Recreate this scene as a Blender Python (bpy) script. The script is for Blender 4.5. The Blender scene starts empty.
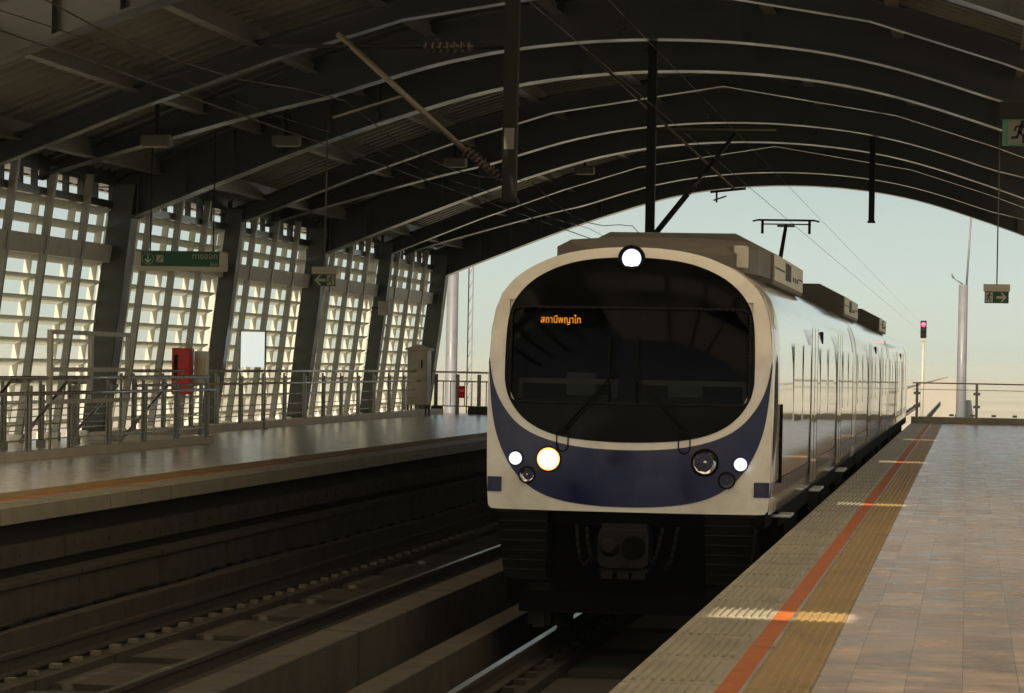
import bpy, bmesh, math, random
from mathutils import Vector, Matrix
random.seed(7)
scn = bpy.context.scene
COL = scn.collection
PI = math.pi
H = 1.37                       # camera height above the platform

# ------------------------------------------------------------------ materials
def mat(name, col, rough=0.6, spec=0.5, metal=0.0, var=0.25, scale=3.0, stretch=(1, 1, 1), bump=0.0,
        coat=0.0, crough=.06, dirt_or_sheen=None, dirt_or_sheen_amt=0.0, dscale=1.2, rvar=0.1, emit=None, estr=0.0):
    m = bpy.data.materials.new(name); m.use_nodes = True
    nt = m.node_tree; N = nt.nodes; L = nt.links
    b = N['Principled BSDF']
    b.inputs['Roughness'].default_value = rough
    b.inputs['Specular IOR Level'].default_value = spec
    b.inputs['Metallic'].default_value = metal
    b.inputs['Coat Weight'].default_value = coat
    b.inputs['Coat Roughness'].default_value = crough
    b.inputs['Base Color'].default_value = (*col, 1)
    if emit:
        b.inputs['Emission Color'].default_value = (*emit, 1); b.inputs['Emission Strength'].default_value = estr
    tc = N.new('ShaderNodeTexCoord'); mp = N.new('ShaderNodeMapping'); mp.inputs['Scale'].default_value = stretch
    L.new(tc.outputs['Object'], mp.inputs['Vector'])
    if var > 0:
        nz = N.new('ShaderNodeTexNoise'); nz.inputs['Scale'].default_value = scale; nz.inputs['Detail'].default_value = 6
        L.new(mp.outputs['Vector'], nz.inputs['Vector'])
        mr = N.new('ShaderNodeMapRange'); mr.inputs['From Min'].default_value = .25; mr.inputs['From Max'].default_value = .75
        mr.inputs['To Min'].default_value = 1 - var; mr.inputs['To Max'].default_value = 1 + var
        L.new(nz.outputs['Fac'], mr.inputs['Value'])
        mx = N.new('ShaderNodeMix'); mx.data_type = 'RGBA'; mx.blend_type = 'MULTIPLY'; mx.inputs[0].default_value = 1
        mx.inputs[6].default_value = (*col, 1); L.new(mr.outputs[0], mx.inputs[7])
        out = mx.outputs[2]
        if dirt_or_sheen:
            n2 = N.new('ShaderNodeTexNoise'); n2.inputs['Scale'].default_value = dscale; n2.inputs['Detail'].default_value = 8
            n2.inputs['Roughness'].default_value = .65
            L.new(mp.outputs['Vector'], n2.inputs['Vector'])
            r2 = N.new('ShaderNodeMapRange'); r2.inputs['From Min'].default_value = .48; r2.inputs['From Max'].default_value = .68
            r2.inputs['To Max'].default_value = dirt_or_sheen_amt
            L.new(n2.outputs['Fac'], r2.inputs['Value'])
            m2 = N.new('ShaderNodeMix'); m2.data_type = 'RGBA'; L.new(r2.outputs[0], m2.inputs[0])
            L.new(out, m2.inputs[6]); m2.inputs[7].default_value = (*dirt_or_sheen, 1); out = m2.outputs[2]
        L.new(out, b.inputs['Base Color'])
        if rvar:
            r3 = N.new('ShaderNodeMapRange'); r3.inputs['From Min'].default_value = .3; r3.inputs['From Max'].default_value = .7
            r3.inputs['To Min'].default_value = max(.02, rough - rvar); r3.inputs['To Max'].default_value = min(1, rough + rvar)
            L.new(nz.outputs['Fac'], r3.inputs['Value']); L.new(r3.outputs[0], b.inputs['Roughness'])
        if bump:
            bp = N.new('ShaderNodeBump'); bp.inputs['Strength'].default_value = bump; bp.inputs['Distance'].default_value = .02
            L.new(nz.outputs['Fac'], bp.inputs['Height']); L.new(bp.outputs[0], b.inputs['Normal'])
    return m

def tile_mat(name, c1, c2, grout, w, h, rough, rot=False):
    m = bpy.data.materials.new(name); m.use_nodes = True
    nt = m.node_tree; N = nt.nodes; L = nt.links; b = N['Principled BSDF']
    tc = N.new('ShaderNodeTexCoord'); br = N.new('ShaderNodeTexBrick')
    br.inputs['Color1'].default_value = (*c1, 1); br.inputs['Color2'].default_value = (*c2, 1); br.inputs['Mortar'].default_value = (*grout, 1)
    br.inputs['Scale'].default_value = 1; br.inputs['Brick Width'].default_value = w; br.inputs['Row Height'].default_value = h
    br.inputs['Mortar Size'].default_value = .0025; br.inputs['Mortar Smooth'].default_value = .3; br.offset = .5
    rm = N.new('ShaderNodeMapping'); rm.inputs['Rotation'].default_value = (0, 0, PI / 2); L.new(tc.outputs['Object'], rm.inputs[0]); L.new(rm.outputs[0], br.inputs['Vector'])
    nz = N.new('ShaderNodeTexNoise'); nz.inputs['Scale'].default_value = 1.0; nz.inputs['Detail'].default_value = 7
    mp = N.new('ShaderNodeMapping'); mp.inputs['Scale'].default_value = (2.6, 3.4, 1)
    L.new(tc.outputs['Object'], mp.inputs[0]); L.new(mp.outputs[0], nz.inputs['Vector'])
    mr = N.new('ShaderNodeMapRange'); mr.inputs['From Min'].default_value = .3; mr.inputs['From Max'].default_value = .7
    mr.inputs['To Min'].default_value = .66; mr.inputs['To Max'].default_value = 1.25; L.new(nz.outputs[0], mr.inputs[0])
    n2 = N.new('ShaderNodeTexNoise'); n2.inputs['Scale'].default_value = 60; n2.inputs['Detail'].default_value = 3; L.new(tc.outputs['Object'], n2.inputs['Vector'])
    mr2 = N.new('ShaderNodeMapRange'); mr2.inputs['To Min'].default_value = .8; mr2.inputs['To Max'].default_value = 1.2; L.new(n2.outputs[0], mr2.inputs[0])
    mm = N.new('ShaderNodeMath'); mm.operation = 'MULTIPLY'; L.new(mr.outputs[0], mm.inputs[0]); L.new(mr2.outputs[0], mm.inputs[1])
    mx = N.new('ShaderNodeMix'); mx.data_type = 'RGBA'; mx.blend_type = 'MULTIPLY'; mx.inputs[0].default_value = 1
    L.new(br.outputs['Color'], mx.inputs[6]); L.new(mm.outputs[0], mx.inputs[7]); L.new(mx.outputs[2], b.inputs['Base Color'])
    r3 = N.new('ShaderNodeMapRange'); r3.inputs['From Min'].default_value = .3; r3.inputs['From Max'].default_value = .7
    r3.inputs['To Min'].default_value = rough - .04; r3.inputs['To Max'].default_value = rough + .08
    L.new(nz.outputs[0], r3.inputs[0]); L.new(r3.outputs[0], b.inputs['Roughness'])
    bp = N.new('ShaderNodeBump'); bp.inputs['Strength'].default_value = .12; bp.inputs['Distance'].default_value = .003
    L.new(br.outputs['Fac'], bp.inputs['Height']); bp.invert = True; L.new(bp.outputs[0], b.inputs['Normal'])
    return m

def translucent_mat(name, tc, dc, k):
    m = bpy.data.materials.new(name); m.use_nodes = True
    nt = m.node_tree; N = nt.nodes; L = nt.links
    for n in list(N): N.remove(n)
    o = N.new('ShaderNodeOutputMaterial'); mx = N.new('ShaderNodeMixShader'); mx.inputs[0].default_value = k
    t = N.new('ShaderNodeBsdfTranslucent'); t.inputs[0].default_value = (*tc, 1)
    d = N.new('ShaderNodeBsdfDiffuse'); d.inputs[0].default_value = (*dc, 1)
    L.new(t.outputs[0], mx.inputs[1]); L.new(d.outputs[0], mx.inputs[2]); L.new(mx.outputs[0], o.inputs[0])
    return m
M = {}
M['tile'] = tile_mat('floor_tile', (.64, .49, .405), (.46, .35, .285), (.27, .21, .17), 1.0, .245, .21)
M['tile_far'] = tile_mat('polished_tile', (.82, .69, .565), (.74, .615, .50), (.5, .41, .33), 1.0, .3, .2)
for _k, _v in (('Coat Weight', 1), ('Coat Roughness', .27), ('Coat IOR', 1.6)): M['tile_far'].node_tree.nodes['Principled BSDF'].inputs[_k].default_value = _v
M['edge'] = mat('edge_block', (.30, .27, .20), .5, var=.2, scale=5, dirt_or_sheen=(.14, .12, .09), dirt_or_sheen_amt=.5)
M['orange'] = mat('orange_paint', (.42, .10, .012), .55, var=.3, scale=9, dirt_or_sheen=(.12, .06, .03), dirt_or_sheen_amt=.55, dscale=5)
M['yellow'] = mat('yellow_tactile', (.32, .21, .08), .5, var=.22, scale=6, dirt_or_sheen=(.12, .09, .05), dirt_or_sheen_amt=.5, dscale=2)
M['metalstrip'] = mat('metal_strip', (.55, .53, .5), .35, metal=.9, var=.15)
M['conc'] = mat('concrete', (.046, .036, .026), .85, var=.5, scale=3.5, bump=.3, dirt_or_sheen=(.06, .05, .04), dirt_or_sheen_amt=.8, dscale=.9, rvar=0)
M['conc_dark'] = mat('dirty_concrete', (.022, .018, .014), .9, var=.4, scale=2, bump=.3, dirt_or_sheen=(.025, .02, .016), dirt_or_sheen_amt=.8, rvar=0)
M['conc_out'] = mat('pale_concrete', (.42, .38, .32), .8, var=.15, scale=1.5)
M['steel'] = mat('painted_steel', (.0125, .0155, .0135), .36, coat=.35, crough=.16, var=.2, scale=2, dirt_or_sheen=(.035, .03, .024), dirt_or_sheen_amt=.5)
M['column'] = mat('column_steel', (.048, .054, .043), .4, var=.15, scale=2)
M['deck'] = mat('roof_sheeting', (.15, .143, .115), .42, var=.15, scale=.6, dirt_or_sheen=(.10, .095, .075), dirt_or_sheen_amt=.4, dscale=.5, rvar=0)
M['purlin'] = mat('purlin_steel', (.11, .10, .085), .4, var=.2)
M['lattice'] = mat('lattice_slab', (.80, .78, .70), .7, var=.12, scale=2, dirt_or_sheen=(.36, .31, .24), dirt_or_sheen_amt=.5, rvar=0)
M['mullion'] = mat('mullion_steel', (.32, .32, .28), .4, var=.15)
M['band'] = mat('cross_beam_paint', (.58, .56, .49), .55, var=.2)
M['rail_steel'] = mat('rail_side', (.035, .026, .02), .75, var=.4, scale=6)
M['rail_top'] = mat('rail_head', (.62, .6, .58), .22, metal=1.0, var=.1, scale=4, stretch=(1, .1, 1), rvar=.06)
M['clip'] = mat('rail_clip', (.17, .145, .11), .7, var=.45, scale=20)
M['white'] = mat('train_white', (.80, .755, .665), .22, var=.05, scale=1.2, coat=.6, dirt_or_sheen=(.44, .38, .29), dirt_or_sheen_amt=.4, dscale=2.6)
M['side'] = mat('train_side', (.80, .77, .70), .12, var=.04, scale=.8, coat=1.0, dirt_or_sheen=(.5, .45, .37), dirt_or_sheen_amt=.15, rvar=.02)
M['blue'] = mat('train_blue', (.008, .011, .07), .16, spec=.35, var=.3, scale=2.5, coat=.1, dirt_or_sheen=(.075, .06, .065), dirt_or_sheen_amt=.4, dscale=1.7)  # blotches: some dirt, strengthened to paint cloudy reflections into the blue
M['black'] = mat('black_gloss', (.003, .003, .003), .12, spec=.07, var=.2, scale=3)
M['under'] = mat('underframe', (.003, .003, .0028), .9, spec=.08, var=.4, scale=4)
M['bumper'] = mat('bumper_grey', (.007, .0068, .0062), .6, spec=.2, var=.3, scale=4)
M['coupler'] = mat('coupler_cast', (.011, .009, .007), .65, spec=.2, metal=.1, var=.4, scale=8)
M['window'] = mat('window_mirror', (.62, .63, .62), .06, metal=.9, var=.05, coat=.6, rvar=.02)  # panes made metallic so they wash out like a strong reflection
M['rubber'] = mat('rubber', (.005, .005, .005), .7, spec=.12, var=.2)
M['roofgear'] = mat('roof_gear', (.075, .066, .05), .6, var=.25, scale=3)
M['acwhite'] = mat('unit_casing', (.46, .44, .38), .5, var=.15, scale=3, dirt_or_sheen=(.25, .22, .17), dirt_or_sheen_amt=.5)  # casing white; also paints the lit flank of the roof units
M['beige'] = mat('cab_trim', (.42, .36, .24), .6, var=.1)
M['cabdark'] = mat('cab_dark', (.02, .02, .026), .7, var=.2)
M['chrome'] = mat('reflector', (.75, .73, .7), .12, metal=1, var=.0)
M['lamp_warm'] = mat('lit_headlight', (1, .9, .75), .3, var=0, emit=(1, .80, .52), estr=9)
M['lamp_white'] = mat('lit_marker', (1, 1, 1), .3, var=0, emit=(.92, .93, 1), estr=6)
M['lamp_top'] = mat('lit_top_lamp', (1, 1, 1), .3, var=0, emit=(.9, .95, .95), estr=1.1)
M['lamp_glare'] = mat('lamp_glare', (.9, .4, .1), .3, var=0, emit=(1, .36, .07), estr=1.3)  # emissive ring added to imitate warm glare round a lit lens
M['lamp_halo'] = mat('lamp_halo', (.8, .8, .9), .3, var=0, emit=(.75, .78, 1), estr=.55)  # cooler ring, the same imitated glare for the white lamps
M['led'] = mat('led_amber', (.8, .3, .02), .5, var=0, emit=(1, .33, .02), estr=2.2)
M['redlamp'] = mat('signal_red', (.9, .05, .1), .4, var=0, emit=(1, .05, .12), estr=2)
M['alu'] = mat('brushed_rail', (.50, .47, .42), .28, metal=.85, var=.15)
M['post'] = mat('post_grey', (.33, .32, .275), .45, var=.2)
M['gate'] = mat('gate_paint', (.55, .53, .46), .45, var=.12)
M['notice_glow'] = mat('glowing_notice', (.8, .8, .76), .5, var=.04, emit=(.92, 1, .95), estr=.42)  # weak emission given to the blank panel to make it brighter
M['pale'] = mat('pale_kerb', (.74, .69, .60), .6, var=.12, scale=2)
M['redglow'] = translucent_mat('red_acrylic', (.95, .06, .04), (.8, .04, .03), .4)
M['red'] = mat('red_paint', (.60, .028, .02), .45, var=.15)
M['redbright'] = mat('red_plate', (.75, .05, .035), .5, var=.1)
M['cream'] = mat('cream_plate', (.62, .55, .34), .5, var=.1)
M['signwhite'] = mat('sign_white', (.74, .76, .72), .45, var=.05)
M['signframe'] = mat('sign_casing', (.55, .51, .43), .5, var=.1)
M['green'] = mat('sign_green', (.011, .10, .042), .5, var=.1)
M['exitgreen'] = mat('exit_green', (.010, .09, .042), .5, var=.1)
M['signink'] = mat('sign_lettering', (.50, .48, .38), .6, var=0)
M['cabinet'] = mat('cabinet_grey', (.36, .33, .26), .5, var=.15, scale=3)
M['black_steel'] = mat('black_steel', (.006, .0058, .005), .6, spec=.2, var=.3)
M['wire'] = mat('copper_wire', (.03, .025, .02), .5, metal=.4, var=0)
M['tube'] = mat('galvanised_tube', (.12, .108, .078), .45, metal=.4, var=.2)
M['insul'] = mat('insulator', (.03, .018, .014), .3, var=.2)
M['mast'] = mat('mast_grey', (.15, .15, .165), .5, var=.12)
M['lampbox'] = mat('floodlight_grey', (.09, .085, .065), .5, var=.1)
M['ground'] = mat('hazy_ground', (.36, .34, .29), .95, var=.2, scale=.004, dirt_or_sheen=(.26, .27, .2), dirt_or_sheen_amt=.7, dscale=.01, rvar=0)

M['translucent'] = translucent_mat('added_light_sheet', (.86, .77, .63), (.6, .57, .5), .35)  # roofing added out of view to let light onto floor and train
M['lattice_translucent'] = translucent_mat('translucent_lattice', (.80, .81, .74), (.78, .77, .69), .5)  # louvres and fins made translucent to brighten wall and far floor

def glass_mat():
    m = bpy.data.materials.new('tinted_glass'); m.use_nodes = True
    nt = m.node_tree; N = nt.nodes; L = nt.links
    for n in list(N): N.remove(n)
    o = N.new('ShaderNodeOutputMaterial'); mx = N.new('ShaderNodeMixShader'); fr = N.new('ShaderNodeFresnel'); fr.inputs[0].default_value = 1.16
    t = N.new('ShaderNodeBsdfTransparent'); t.inputs[0].default_value = (.26, .27, .30, 1)
    g = N.new('ShaderNodeBsdfGlossy'); g.inputs['Roughness'].default_value = .03; g.inputs[0].default_value = (.9, .9, .9, 1)
    L.new(fr.outputs[0], mx.inputs[0]); L.new(t.outputs[0], mx.inputs[1]); L.new(g.outputs[0], mx.inputs[2]); L.new(mx.outputs[0], o.inputs[0])
    return m
M['glass'] = glass_mat()

# ------------------------------------------------------------------ mesh builder
class MB:
    def __init__(s): s.v = []; s.f = []; s.m = []; s.mi = 0; s.smooth = []
    def add(s, vs, fs, sm=False):
        o = len(s.v); s.v += [tuple(p) for p in vs]
        for f in fs: s.f.append(tuple(i + o for i in f)); s.m.append(s.mi); s.smooth.append(sm)
        return s
    def box(s, x0, x1, y0, y1, z0, z1):
        return s.add([(x0, y0, z0), (x1, y0, z0), (x1, y1, z0), (x0, y1, z0), (x0, y0, z1), (x1, y0, z1), (x1, y1, z1), (x0, y1, z1)],
              [(0, 3, 2, 1), (4, 5, 6, 7), (0, 1, 5, 4), (1, 2, 6, 5), (2, 3, 7, 6), (3, 0, 4, 7)])
    def prism(s, poly, axis, a, b, sm=False):
        """closed 2-D outline swept along an axis; poly is (x,z) for axis y, (y,z) for axis x, (x,y) for axis z"""
        def P(p, t): return (p[0], t, p[1]) if axis == 'y' else (t, p[0], p[1]) if axis == 'x' else (p[0], p[1], t)
        n = len(poly); vs = [P(p, a) for p in poly] + [P(p, b) for p in poly]
        fs = [(i, (i + 1) % n, n + (i + 1) % n, n + i) for i in range(n)]
        s.add(vs, fs, sm); o = len(s.v) - 2 * n
        s.f += [tuple(o + i for i in range(n - 1, -1, -1)), tuple(o + n + i for i in range(n))]; s.m += [s.mi] * 2; s.smooth += [False] * 2
        return s
    def tube(s, a, b, r, r2=None, n=10, sm=True):
        a, b = Vector(a), Vector(b); r2 = r if r2 is None else r2
        d = (b - a).normalized(); u = d.orthogonal().normalized(); w = d.cross(u)
        vs = []
        for p, q in ((a, r), (b, r2)):
            for i in range(n):
                t = 2 * PI * i / n; vs.append(p + u * (q * math.cos(t)) + w * (q * math.sin(t)))
        s.add(vs, [(i, (i + 1) % n, n + (i + 1) % n, n + i) for i in range(n)], sm); o = len(s.v) - 2 * n
        s.f += [tuple(o + i for i in range(n - 1, -1, -1)), tuple(o + n + i for i in range(n))]; s.m += [s.mi] * 2; s.smooth += [False] * 2
        return s
    def beam(s, a, b, w, h):
        """rectangular bar a->b; w horizontal-ish, h in the other direction"""
        a, b = Vector(a), Vector(b); d = (b - a).normalized()
        up = Vector((0, 0, 1)) if abs(d.z) < .95 else Vector((0, 1, 0))
        u = d.cross(up).normalized() * (w / 2); k = u.cross(d).normalized() * (h / 2)
        vs = [p + i * u + j * k for p in (a, b) for i, j in ((-1, -1), (1, -1), (1, 1), (-1, 1))]
        return s.add(vs, [(3, 2, 1, 0), (4, 5, 6, 7), (0, 1, 5, 4), (1, 2, 6, 5), (2, 3, 7, 6), (3, 0, 4, 7)])
    def path(s, pts, r, n=6):
        for a, b in zip(pts[:-1], pts[1:]): s.tube(a, b, r, n=n)
        return s
    def disc(s, c, r, y0, y1, n=24):
        return s.tube((c[0], y0, c[1]), (c[0], y1, c[1]), r, n=n)
    def sphere(s, c, r, n=12, sc=(1, 1, 1)):
        vs = []; fs = []
        for i in range(n + 1):
            t = PI * i / n
            for j in range(n): vs.append((c[0] + sc[0] * r * math.sin(t) * math.cos(2 * PI * j / n), c[1] + sc[1] * r * math.sin(t) * math.sin(2 * PI * j / n), c[2] + sc[2] * r * math.cos(t)))
        for i in range(n):
            for j in range(n): fs.append((i * n + j, (i + 1) * n + j, (i + 1) * n + (j + 1) % n, i * n + (j + 1) % n))
        return s.add(vs, fs, True)
    def grid(s, rows, sm=True):
        n = len(rows[0]); vs = [p for r in rows for p in r]
        return s.add(vs, [(i * n + j, i * n + j + 1, (i + 1) * n + j + 1, (i + 1) * n + j) for i in range(len(rows) - 1) for j in range(n - 1)], sm)
    def build(s, name, m, parent=None, bevel=0, fix=False, loc=None):
        me = bpy.data.meshes.new(name); me.from_pydata(s.v, [], s.f)
        for x in (m if isinstance(m, (list, tuple)) else [m]): me.materials.append(x)
        me.polygons.foreach_set('material_index', s.m); me.polygons.foreach_set('use_smooth', s.smooth); me.update()
        if fix:
            bm = bmesh.new(); bm.from_mesh(me); bmesh.ops.remove_doubles(bm, verts=bm.verts, dist=1e-5)
            bmesh.ops.recalc_face_normals(bm, faces=bm.faces); bm.to_mesh(me); bm.free()
        o = bpy.data.objects.new(name, me); COL.objects.link(o)
        if parent: o.parent = parent
        if loc: o.location = loc
        if bevel:
            b = o.modifiers.new('bevel', 'BEVEL'); b.width = bevel; b.segments = 2; b.limit_method = 'ANGLE'; b.angle_limit = .6
        return o

def tag(o, label=None, cat=None, group=None, kind=None):
    if label: o['label'] = label
    if cat: o['category'] = cat
    if group: o['group'] = group
    if kind: o['kind'] = kind
    return o
def thing(name, loc, label, cat, group=None, rz=0):
    o = bpy.data.objects.new(name, None); COL.objects.link(o); o.location = loc; o.rotation_euler = (0, 0, rz); o.empty_display_size = .2
    return tag(o, label, cat, group)
KIDS = {}
def copy_tree(o, loc, label, group=None):
    def rec(a, par):
        c = a.copy(); COL.objects.link(c)
        if par: c.parent = par
        for ch in a.children: rec(ch, c)
        return c
    c = rec(o, None); c.location = loc; c['label'] = label
    if group: c['group'] = group
    return c
def text(name, s, size, m, parent, loc, rot=(PI / 2, 0, 0), align='LEFT', sx=1):
    cu = bpy.data.curves.new(name, 'FONT'); cu.body = s; cu.size = size; cu.align_x = align; cu.extrude = .001; cu.resolution_u = 3
    cu.materials.append(m); o = bpy.data.objects.new(name, cu); COL.objects.link(o); bpy.context.view_layer.update()
    me = bpy.data.meshes.new_from_object(o.evaluated_get(bpy.context.evaluated_depsgraph_get())); bpy.data.objects.remove(o)
    o = bpy.data.objects.new(name, me); COL.objects.link(o)
    o.parent = parent; o.location = loc; o.rotation_euler = rot; o.scale = (sx, 1, 1)
    return o

# ------------------------------------------------------------------ roof profile
CX0 = -4.6
def interp(tab, d):
    for (a, za), (b, zb) in zip(tab[:-1], tab[1:]):
        if d <= b: return za + (zb - za) * (d - a) / (b - a)
    (a, za), (b, zb) = tab[-2:]; return zb + (zb - za) / (b - a) * (d - b)
_raw = [(0, 6.15), (1.5, 6.08), (3, 5.86), (4.4, 5.45), (6, 4.9), (9, 3.7), (9.6, 3.42)]
def prof(x):
    d = abs(x - CX0)                      # smoothed arch line: average of the table over a short window
    w = .7; return sum(interp(_raw, abs(d + k * w / 4)) for k in range(-4, 5)) / 9
_sec = [(0, 6.6), (3.2, 6.08), (5, 5.52), (7, 4.8), (9.6, 3.75)]
def wallx(z): return -14.43 + .115 * z    # inner face of the leaning left wall
FY = [82.3 - 7.9 * k for k in range(13)]  # columns

# ------------------------------------------------------------------ ground, sky, haze
g = MB().add([(-4000, -300, -12), (4000, -300, -12), (4000, 7000, -12), (-4000, 7000, -12)], [(0, 1, 2, 3)]).build('ground', M['ground'])
tag(g, 'flat pale ground far below the elevated station', 'ground', kind='structure')

hz = MB().box(-4100, 4100, -400, 7100, -13, 11).build('haze', None)
hm = bpy.data.materials.new('haze_air'); hm.use_nodes = True
for n in list(hm.node_tree.nodes):
    if n.type != 'OUTPUT_MATERIAL': hm.node_tree.nodes.remove(n)
pv = hm.node_tree.nodes.new('ShaderNodeVolumePrincipled'); pv.inputs['Color'].default_value = (.88, .93, .88, 1); pv.inputs['Density'].default_value = .0002; pv.inputs['Anisotropy'].default_value = .0
hm.node_tree.links.new(pv.outputs[0], [n for n in hm.node_tree.nodes if n.type == 'OUTPUT_MATERIAL'][0].inputs['Volume'])
hz.data.materials.clear(); hz.data.materials.append(hm); tag(hz, kind='stuff')

# ------------------------------------------------------------------ viaduct / track bed
b = MB()
Y0, Y1 = -32., 1500.
b.box(-8.7, -1.25, Y0, Y1, -2.6, -1.36)                                  # deck slab between the platforms
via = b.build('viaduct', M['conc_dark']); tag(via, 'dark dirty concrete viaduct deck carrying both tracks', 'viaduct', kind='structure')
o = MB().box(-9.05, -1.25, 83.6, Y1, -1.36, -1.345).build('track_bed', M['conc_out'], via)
out = MB(); out.box(-.9, -.65, 90, Y1, -2.6, -.95); out.box(-1.25, -.9, 90, Y1, -2.6, -1.3)
o = out.build('parapet_wall', M['conc_out']); tag(o, 'pale concrete parapet of the viaduct leading away past the platform end', 'parapet')
out = MB(); out.box(-9.3, -9.05, 90, Y1, -2.6, -1.0)
o = out.build('parapet_wall', M['conc_out']); tag(o, 'pale concrete parapet of the viaduct running behind the train', 'parapet')

def bedplinths(name, x0, x1, ztop, label):
    """a long raised slab cast in lengths with open joints"""
    b = MB(); y = 6.0
    while y < 82:
        ln = 4.7; b.box(x0, x1, y, y + ln - .03, -1.36, ztop); y += ln
    o = b.build(name, M['conc'], bevel=.012); return tag(o, label, 'concrete kerb')
bedplinths('concrete_upstand', -5.1, -4.78, -.80, 'concrete upstand wall standing between the two tracks')
bedplinths('concrete_kerb', -4.36, -4.12, -1.0, 'low concrete kerb alongside the bright rail in front of the train')
bedplinths('concrete_kerb', -8.25, -7.98, -.98, 'low concrete kerb between the empty track and the far platform')

def track(cx, label, shiny):
    t = thing('railway_track', (cx, 0, -1.36), label, 'railway track', 'railway tracks')
    sl = MB(); y = 3.0; k = 0
    while y < 130:
        sl.box(-.98, -.50, y, y + 2.36, .005, .10 + .004 * (k % 3)); sl.box(.50, .98, y, y + 2.36, .005, .10); 
        sl.box(-.45, .45, y + .3, y + 2.1, .002, .05); y += 2.4; k += 1
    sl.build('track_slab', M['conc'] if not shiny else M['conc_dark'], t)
    for s in (-1, 1):
        r = MB(); p = [(-.07, .13), (.07, .13), (.07, .145), (.015, .16), (.012, .25), (.036, .265), (.036, .30), (-.036, .30), (-.036, .265), (-.012, .25), (-.015, .16), (-.07, .145)]
        r.prism([(q[0] + s * .755, q[1]) for q in p], 'y', -10, 260); rr = r.build('rail', M['rail_steel'], t)
        h = MB().box(s * .755 - .03, s * .755 + .03, -10, 260, .299, .303); h.build('rail_head', M['rail_top'], rr)
    c = MB(); y = 10.
    while y < 84:
        for s in (-1, 1):
            for q in (-.13, .13): c.box(s * .755 + q - .04, s * .755 + q + .04, y, y + .11 + .02 * math.sin(y * 7), .104, .145)
        y += .62
    cc = c.build('rail_fastenings', M['clip'] if not shiny else M['rail_steel'], t); cc['kind'] = 'stuff'
    return t
track(-6.885, 'empty railway track beside the far platform', False)
track(-2.96, 'railway track under the white and blue train', True)

# ------------------------------------------------------------------ right platform
pr = bpy.data.objects.new('station_platform', None); COL.objects.link(pr)
tag(pr, 'near tiled station platform with orange edge line and tactile strips', 'platform', kind='structure')
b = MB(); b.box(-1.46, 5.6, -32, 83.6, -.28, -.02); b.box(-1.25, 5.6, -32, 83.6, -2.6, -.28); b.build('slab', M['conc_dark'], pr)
b = MB(); b.box(-.633, 5.6, -32, 83.55, -.02, 0); b.build('tile_floor', M['tile'], pr)
b = MB(); y = -32.0
k = 0
while y < 83.4:
    b.box(-1.463, -1.033, y, y + 1.165, -.1, .0)
    for i in range(9):
        x = -1.43 + i * .043
        b.prism([(x, 0), (x + .021, 0), (x + .016, .012), (x + .005, .012)], 'y', y + .07, y + 1.08)
    y += 1.2
b.build('edge_block', M['edge'], pr)
b = MB(); b.box(-1.033, -.933, -32, 83.5, -.02, .0005); b.build('orange_line', M['orange'], pr)
b = MB(); b.box(-.933, -.913, -32, 83.5, -.02, .003); b.build('metal_strip', M['metalstrip'], pr)
b = MB(); y = -32.0
while y < 83.4:
    b.box(-.913, -.636, y, y + .299, -.02, -.0005)
    for i in range(6):
        x = -.905 + i * .046
        b.prism([(x, 0), (x + .028, 0), (x + .022, .006), (x + .006, .006)], 'y', y + .0005, y + .2985)
    y += .3
b.build('tactile_strip', M['yellow'], pr)
b = MB(); b.box(-1.463, 5.6, 83.6, 84.0, -.3, .17); o = b.build('end_kerb', M['edge'], bevel=.01); tag(o, 'low concrete kerb closing the end of the near platform', 'kerb')

# ------------------------------------------------------------------ left platform
pl = bpy.data.objects.new('station_platform', None); COL.objects.link(pl)
tag(pl, 'far tiled station platform across the empty track', 'platform', kind='structure')
b = MB(); b.box(-15.2, -9.32, -32, 83.6, -.02, 0); b.build('tile_floor', M['tile_far'], pl)
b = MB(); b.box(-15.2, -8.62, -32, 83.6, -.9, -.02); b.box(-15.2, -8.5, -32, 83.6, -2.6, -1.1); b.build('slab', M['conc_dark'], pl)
b = MB(); y = -32.0
while y < 83.4:
    b.box(-8.83, -8.4, y, y + 1.185, -.15, .0)
    for i in range(9):
        x = -8.80 + i * .043; b.prism([(x, 0), (x + .022, 0), (x + .018, .007), (x + .004, .007)], 'y', y + .09, y + 1.10)
    y += 1.2
b.build('edge_block', M['edge'], pl)
b = MB(); b.box(-8.93, -8.83, -32, 83.5, -.02, .0005); b.build('orange_line', M['orange'], pl)
b = MB(); b.box(-9.318, -8.93, -32, 83.5, -.02, -.0005)
for i in range(7): b.box(-9.31 + i * .053, -9.28 + i * .053, -32, 83.5, -.001, .006)
b.build('tactile_strip', M['yellow'], pl)
# ledges under the far platform edge
b = MB(); y = -32.0
while y < 83:
    b.box(-8.62, -8.50, y, y + 3.56, -.56, -.36); 
    for q in range(6): b.box(-8.505, -8.485, y + .3 + q * .6, y + .36 + q * .6, -.48, -.44)
    y += 3.6
o = b.build('cable_duct', M['conc'], bevel=.01); tag(o, 'bolted cable duct running under the far platform edge', 'cable duct')
b = MB(); y = -13.
while y < 83:
    b.box(-8.50, -8.27, y, y + 2.96, -.70, -.64); b.box(-8.47, -8.30, y, y + 2.97, -1.36, -.70); y += 3.0
o = b.build('cable_trough', M['conc'], bevel=.01); tag(o, 'lidded concrete cable trough at the foot of the far platform', 'cable trough')

b = MB(); pts = [(-8.12 + .05 * math.sin(y * .31) + .03 * math.sin(y * .83), y, -.96 + .01 * math.sin(y * 1.7)) for y in [8 + i * .8 for i in range(90)]]
b.path(pts, .018, 6); o = b.build('signal_cable', M['rubber']); tag(o, 'loose black cable lying along the kerb of the empty track', 'cable')
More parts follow.
